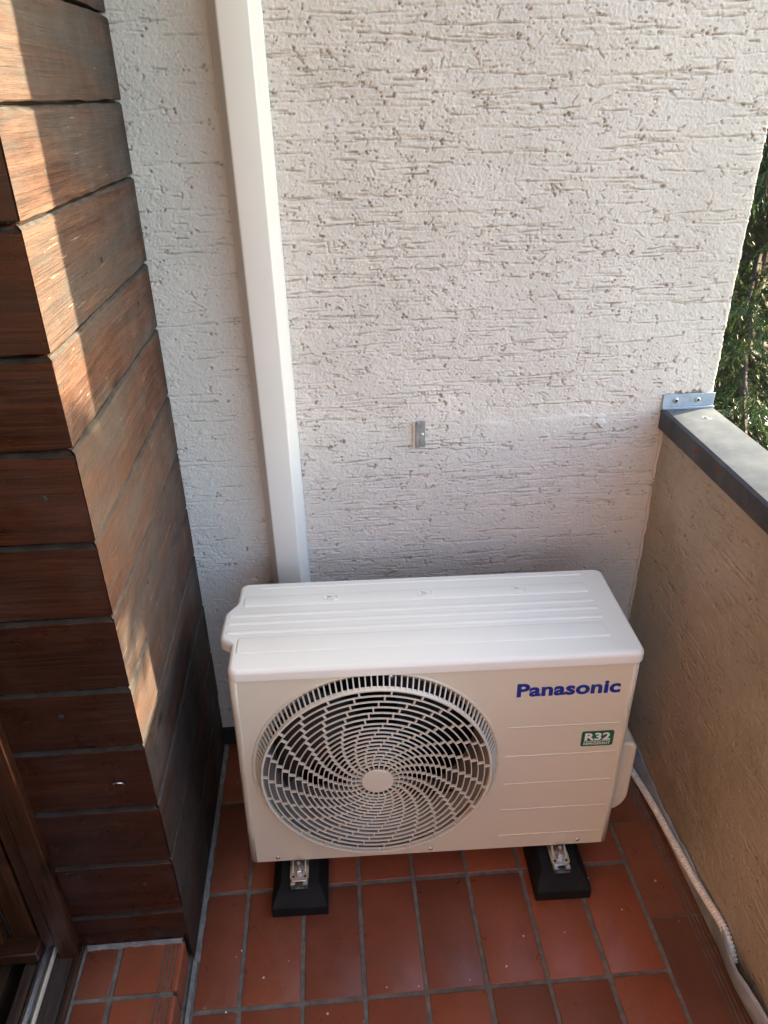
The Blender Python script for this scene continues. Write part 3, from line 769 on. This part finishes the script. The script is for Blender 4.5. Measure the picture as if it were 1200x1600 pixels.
rb = MB(); NB = 23
for i in range(len(radii) - 1):
    ra, rc = radii[i], radii[i + 1]
    for k in range(NB):
        q = 2 * math.pi * k / NB - .054 * i + .11
        c, s = math.cos(q), math.sin(q); w = .0015
        P8 = []
        for dep in (0.0004, .0055):
            for r in (ra, rc):
                for sg in (-1, 1): P8.append((GC + r * c - sg * w * s, pz(r) + dep, GZc + r * s + sg * w * c))
        rb.add(P8, [(0, 1, 3, 2), (4, 6, 7, 5), (0, 4, 5, 1), (2, 3, 7, 6), (0, 2, 6, 4), (1, 5, 7, 3)])
for k in range(NB):        # spokes into the hub
    q = 2 * math.pi * k / NB + .11; c, s = math.cos(q), math.sin(q); w = .0012; P8 = []
    for dep in (0.0004, .0055):
        for r in (.028, radii[0]):
            for sg in (-1, 1): P8.append((GC + r * c - sg * w * s, pz(r) + dep, GZc + r * s + sg * w * c))
    rb.add(P8, [(0, 1, 3, 2), (4, 6, 7, 5), (0, 4, 5, 1), (2, 3, 7, 6), (0, 2, 6, 4), (1, 5, 7, 3)])
tag(fix_normals(rb.build('ribs', M['grille'], gr)), kind='stuff')
MB().lathe([(.030, -.001), (.0325, .004), (.0325, .0078), (.031, .0092), (.004, .0098)], lambda x, y, h: (GC + x, pz(.03) + .0075 - h, GZc + y), 40).build('hub', M['grille'], gr, angle=40)
NV = 132
for k in range(NV):
    q = 2 * math.pi * (k + .5) / NV
    if GZc + .249 * math.sin(q) < GZc - .10: continue
    c, s = math.cos(q), math.sin(q); w0, w1 = .0012, .0012; v = []
    for r, y0, y1 in ((RO + .001, pz(RO) + .001, pz(RO) + .007), (.2500, -.001, .005)):
        for y in (y0, y1):
            for sg in (-1, 1): v.append((GC + r * c - sg * w0 * s, y, GZc + r * s + sg * w0 * c))
    fix_normals(mobj('vane', v, [(0, 1, 3, 2), (4, 6, 7, 5), (0, 4, 5, 1), (2, 3, 7, 6), (0, 2, 6, 4), (1, 5, 7, 3)], M['grille'], gr))
# lower part of the surround is closed
v = []; f = []; A = [math.radians(a) for a in np.linspace(180 + 24.2, 360 - 24.2, 60)]
for q in A:
    for r, y in ((RO + .001, pz(RO) + .004), (.2502, .0005)): v.append((GC + r * math.cos(q), y, GZc + r * math.sin(q)))
for i in range(len(A) - 1): f.append((i * 2, i * 2 + 1, i * 2 + 3, i * 2 + 2))
o = mobj('closed_surround', v, f, M['grille'], gr, smooth=True); o.modifiers.new('thick', 'SOLIDIFY').thickness = .002

# writing
def text_mesh(body, bold, shear=0):
    cu = bpy.data.curves.new('lettering', 'FONT'); cu.body = body; cu.size = 1; cu.offset = bold; cu.shear = shear; cu.resolution_u = 8; cu.extrude = .004; cu.space_character = 1.0 + bold * 1.0
    o = bpy.data.objects.new('lettering', cu); col.objects.link(o); dg = bpy.context.evaluated_depsgraph_get(); me = bpy.data.meshes.new_from_object(o.evaluated_get(dg)); bpy.data.objects.remove(o); return me
def place_text(name, body, x0, x1, z0, h, mat, parent, bold=.03, depth=.0004, y=-.0012, cap=None, shear=0):
    me = text_mesh(body, bold, shear); co = np.array([v.co[:] for v in me.vertices])
    ref = co if cap is None else None
    mn, mx = co.min(0), co.max(0); sx = (x1 - x0) / (mx[0] - mn[0]); sy = h / (mx[1] - mn[1])
    for v in me.vertices: v.co = (x0 + (v.co.x - mn[0]) * sx, y - depth * (1 if v.co.z > 0 else 0), z0 + (v.co.y - mn[1]) * sy)
    me.materials.clear(); me.materials.append(M[mat]); o = link(bpy.data.objects.new(name, me), parent); return fix_normals(o)
place_text('lettering', 'Panasonic', .5635, .7705, .535, .0345, 'blue_print', cas, .036, .0003, -.0004)
bp = rrect(.707, .7745, .3905, .4325, .005)
b = MB(); b.prism(bp, lambda p, t: (p[0], -.0003 - .0006 * t, p[1])); badge = fix_normals(b.build('badge', M['green_print'], cas)); badge['label'] = 'green R32 refrigerant badge with white lettering'
place_text('lettering', 'R32', .714, .7675, .4065, .021, 'white_print', badge, .032, .0003, -.0011)
MB().box(.713, .7685, -.0014, -.0011, .4032, .4044).build('underline', M['white_print'], badge)
place_text('lettering', 'REFRIGERANT', .713, .7685, .3945, .0062, 'white_print', badge, .012, .0003, -.0011)

# valve cover on the right side
b = MB(); pr = []
pc = [(.0, .335), (.034, .335)] + [(.034 + .018 * math.sin(a), .317 + .018 * math.cos(a)) for a in (.4, .8, 1.2, 1.57)] + [(.052, .175), (.050, .160), (.043, .143), (.030, .130), (.012, .122), (0, .120)]
b.prism(pc, lambda p, t: (W - .001 + p[0] * (1 if t else 1), .050 + .20 * t, p[1])); vc = fix_normals(b.build('valve_cover', M['enamel'], unit)); bevel(vc, .006, 3)

# mounting feet of the unit
for a in (.105, .690):
    b = MB(); pr = [(-.021, 0), (-.021, -.034), (-.015, -.042), (.015, -.042), (.021, -.034), (.021, 0), (.021, .22), (-.021, .22)]
    b.prism(pr, lambda p, t: (a + p[0], p[1] - .002 + .0, ZB - .014 + .0025 * t)); ft = bevel(fix_normals(b.build('mounting_foot', M['steel'], unit)), .001)
    for dx in (-.013, .013): MB().lathe([(.0028, 0), (.0028, .0006)], lambda x, y, h: (a + dx + x, -.033 + y, ZB - .0115 + h), 12).build('foot_hole', M['dark_gap'], ft)
    for dx in (-.014, .014):
        b = MB(); b.prism([(-.001, 0), (.001, 0), (.001, .016), (-.001, .014)], lambda p, t: (a + dx + p[0], -.004 - .020 * t * 1, ZB - .0115 + p[1] * (1 - .85 * t))); fix_normals(b.build('gusset', M['enamel'], ft))

# ------------------------------------------------------------------ rubber support blocks under the unit
cu_, su_ = math.cos(UY), math.sin(UY)
for a, lab in ((.105, 'black rubber support block under the fan end of the unit'), (.690, 'black rubber support block under the badge end of the unit')):
    ox, oy = XL + a * cu_, YF + a * su_
    ex = empty('rubber_support', (ox, oy, 0), UY, label=lab, cat='support', group='rubber blocks carrying the outdoor unit')
    pr0 = [(-.0615, 0), (.0615, 0), (.0615, .030), (.042, .0555), (-.042, .0555), (-.0615, .030)]
    v = [(p[0], -.079, p[1] if p[1] < .05 else .0) for p in []]
    secs = [(-.080, 1, 0.028), (-.076, 1, .033), (-.035, 1, .0555), (.30, 1, .0555), (.345, 1, .030)]; v = []; f = []
    for y, s, top in secs:
        k = max(0, (top - .030) / .0255); xt = .0615 - .0195 * k; zs = min(.030, top - .002)
        v += [(-.0615, y, .0), (.0615, y, 0), (.0615, y, zs), (xt, y, top), (-xt, y, top), (-.0615, y, zs)]
    for i in range(len(secs) - 1):
        for k in range(6): f.append((i * 6 + k, i * 6 + (k + 1) % 6, (i + 1) * 6 + (k + 1) % 6, (i + 1) * 6 + k))
    f += [tuple(range(6)), tuple(range((len(secs) - 1) * 6, len(secs) * 6))[::-1]]
    bevel(fix_normals(mobj('block', v, f, M['rubber'], ex)), .003, 2)
    # aluminium channel let into the block
    b = MB(); ch = [(-.0185, .0525), (.0185, .0525), (.0185, .0668), (.0085, .0668), (.0085, .0645), (.0160, .0645), (.0160, .0548), (-.0160, .0548), (-.0160, .0645), (-.0085, .0645), (-.0085, .0668), (-.0185, .0668)]
    b.prism(ch, lambda p, t: (p[0], -.052 + .34 * t, p[1])); fix_normals(b.build('channel', M['alu'], ex))
    # bolt, washer, nut
    MB().lathe([(.0115, .0698), (.0115, .0716), (.0075, .0718)], lambda x, y, h: (x, -.020 + y, h), 24).build('washer', M['steel'], ex, angle=40)
    MB().lathe([(.0088, .0718), (.0092, .0726), (.0092, .0785), (.0082, .0798)], lambda x, y, h: (x, -.020 + y, h), 6).build('nut', M['steel'], ex)
    MB().lathe([(.0050, .060), (.0050, .096), (.0040, .098)], lambda x, y, h: (x, -.020 + y, h), 16).build('bolt', M['steel'], ex, angle=40)

# ------------------------------------------------------------------ crumbs on the floor
b = MB(); r = random.Random(5)
spots = [(.93, -.50), (.62, -.70), (.84, -.62), (.70, -.68), (.40, -.76), (.33, -.74), (.20, -.66), (.15, -.60), (.45, -.70), (.98, -.58), (.25, -.63), (1.08, -.52), (1.06, -.30), (.10, -.15), (.75, -.62), (.13, -.72)]
for x, y in spots:
    s = r.uniform(.0010, .0024); pts = []
    for i in range(8): pts.append((x + s * r.uniform(.5, 1) * (1 if i & 1 else -1), y + s * r.uniform(.5, 1) * (1 if i & 2 else -1), (s * r.uniform(.5, 1) if i & 4 else 0) + .0002))
    b.add(pts, [(0, 2, 3, 1), (4, 5, 7, 6), (0, 1, 5, 4), (2, 6, 7, 3), (0, 4, 6, 2), (1, 3, 7, 5)])
b.build('plaster_crumbs', M['crumb'], label='tiny pale plaster crumbs scattered on the terracotta tiles', cat='crumbs', kind='stuff')

# ------------------------------------------------------------------ spruce outside
def spruce(name, seed, height, trunk_base, z0, paths, twigs_per_m):
    """paths: (height on trunk, azimuth, length, density) of every limb"""
    r = np.random.default_rng(seed); root = empty(name, (trunk_base[0], trunk_base[1], z0))
    tb = MB(); n = 24; tb.tube([(.05 * math.sin(i * .5), .05 * math.cos(i * .7), height * i / n) for i in range(n + 1)], [.20 * (1 - i / n) ** .8 + .01 for i in range(n + 1)], 10)
    tw = []
    for z, a, L, den in paths:
        n = 12; pts = []; droop = r.uniform(.18, .34) if den <= 1 else .2
        for i in range(n + 1):
            t = i / n; pts.append(Vector((math.cos(a) * L * t, math.sin(a) * L * t, z - droop * L * math.sin(t * 2.2) * .75 + .10 * L * t ** 3)))
        tb.tube(pts, [max(.028 * (1 - i / n) * min(1, L / 2), .004) for i in range(n + 1)], 5, False)
        ax = Vector((math.cos(a), math.sin(a), 0)); side_v = Vector((-math.sin(a), math.cos(a), 0))
        ns = int(L * 16 * den)
        for j in range(ns):
            t = (.18 if den <= 1 else .72) + (.82 if den <= 1 else .28) * (j + r.random()) / ns; q = t * n; i = min(int(q), n - 1); p = pts[i].lerp(pts[i + 1], q - i); sg = 1 if r.random() < .5 else -1
            l = (.16 + .38 * (1 - t)) * r.uniform(.6, 1.2); d = (side_v * sg * r.uniform(.5, 1.0) + ax * r.uniform(.3, .8)).normalized()
            e = p + d * l + Vector((0, 0, -l * r.uniform(.45, 1.1)))
            m = max(int(l * twigs_per_m), 2)
            for w in range(m):
                b0 = p.lerp(e, (w + r.random()) / m); dd = (d * r.uniform(.2, 1) + Vector(r.normal(0, .5, 3)) + Vector((0, 0, -.75))).normalized(); tw.append((b0, dd, r.uniform(.04, .10)))
    tb.build('trunk', M['bark'], root, smooth=True)
    b0 = np.array([t[0][:] for t in tw]); dd = np.array([t[1][:] for t in tw]); ln = np.array([t[2] for t in tw]); n = len(tw)
    # each twig: needles as slim triangles in pairs along it
    NN = 7; V = np.zeros((n, NN, 3, 3)); tint = np.repeat(np.clip(r.normal(.35, .28, n), 0, 1)[:, None], NN * 3, 1)
    ref = r.standard_normal((n, 3)); a1 = np.cross(dd, ref); a1 /= np.linalg.norm(a1, axis=1)[:, None]; a2 = np.cross(dd, a1)
    for k in range(NN):
        s = k / NN; ph = r.uniform(0, 2 * math.pi, n); rad = (a1.T * np.cos(ph) + a2.T * np.sin(ph)).T
        base = b0 + dd * (ln * s)[:, None]; tip = base + dd * (.024 + .018 * r.random(n))[:, None] + rad * (.012 + .010 * r.random(n))[:, None]
        sd_ = np.cross(dd, rad); w = .0048
        V[:, k, 0] = base - sd_ * w; V[:, k, 1] = base + sd_ * w + dd * .006; V[:, k, 2] = tip
    V = V.reshape(-1, 3); m = len(V) // 3
    me = bpy.data.meshes.new('crown'); me.vertices.add(m * 3); me.vertices.foreach_set('co', V.reshape(-1).astype(np.float32)); me.loops.add(m * 3); me.loops.foreach_set('vertex_index', np.arange(m * 3, dtype=np.int32))
    me.polygons.add(m); me.polygons.foreach_set('loop_start', np.arange(m, dtype=np.int32) * 3); me.update(calc_edges=True)
    at = me.attributes.new('tint', 'FLOAT', 'POINT'); at.data.foreach_set('value', tint.reshape(-1).astype(np.float32))
    me.materials.append(M['needles']); link(bpy.data.objects.new('crown', me), root)
    return root, n
TB = (3.5, 3.8); TH_ = 14.0
rt_ = random.Random(3); paths = []
def limb(h):
    z = h - GZ; return (z, rt_.uniform(0, 2 * math.pi), 2.75 * (1 - z / TH_) ** .7 * rt_.uniform(.75, 1.05) + .15, 1)
for k in range(250): paths.append(limb(-2.6 + 5.6 * (k + rt_.random()) / 250))       # the stretch level with the balcony
for k in range(60): paths.append(limb(3 + 5.5 * (k + rt_.random()) / 60))
for k in range(22): paths.append(limb(-4.6 + 2 * (k + rt_.random()) / 22))
tip = Vector((.054, -.55, 1.04)) + Vector((1, .402, .296)) * 3.3         # the long bough that shades a stretch of the boards
az = math.atan2(tip.y - TB[1], tip.x - TB[0]); Lb = math.hypot(tip.y - TB[1], tip.x - TB[0]) + .12
for dz_, da_ in ((.22, 0), (.15, .02), (.07, -.015)): paths.append((tip.z - GZ + .2 * Lb * .75 * math.sin(2.2) - .10 * Lb + dz_, az + da_, Lb, 5.0))
t1, n1 = spruce('spruce_tree', 4, TH_, TB, GZ, paths, 30)
tag(t1, 'dark drooping spruce tree filling the gap beyond the render wall and parapet', 'tree')
print('twigs', n1)
t2 = t1.copy(); col.objects.link(t2)
for ch in list(t1.children): c = ch.copy(); col.objects.link(c); c.parent = t2
t2.location = (8.2, 8.8, GZ); t2.rotation_euler = (0, 0, 2.1); t2.scale = (1.1, 1.1, 1.0)
tag(t2, 'second spruce standing behind the nearest one, glimpsed through its boughs', 'tree')
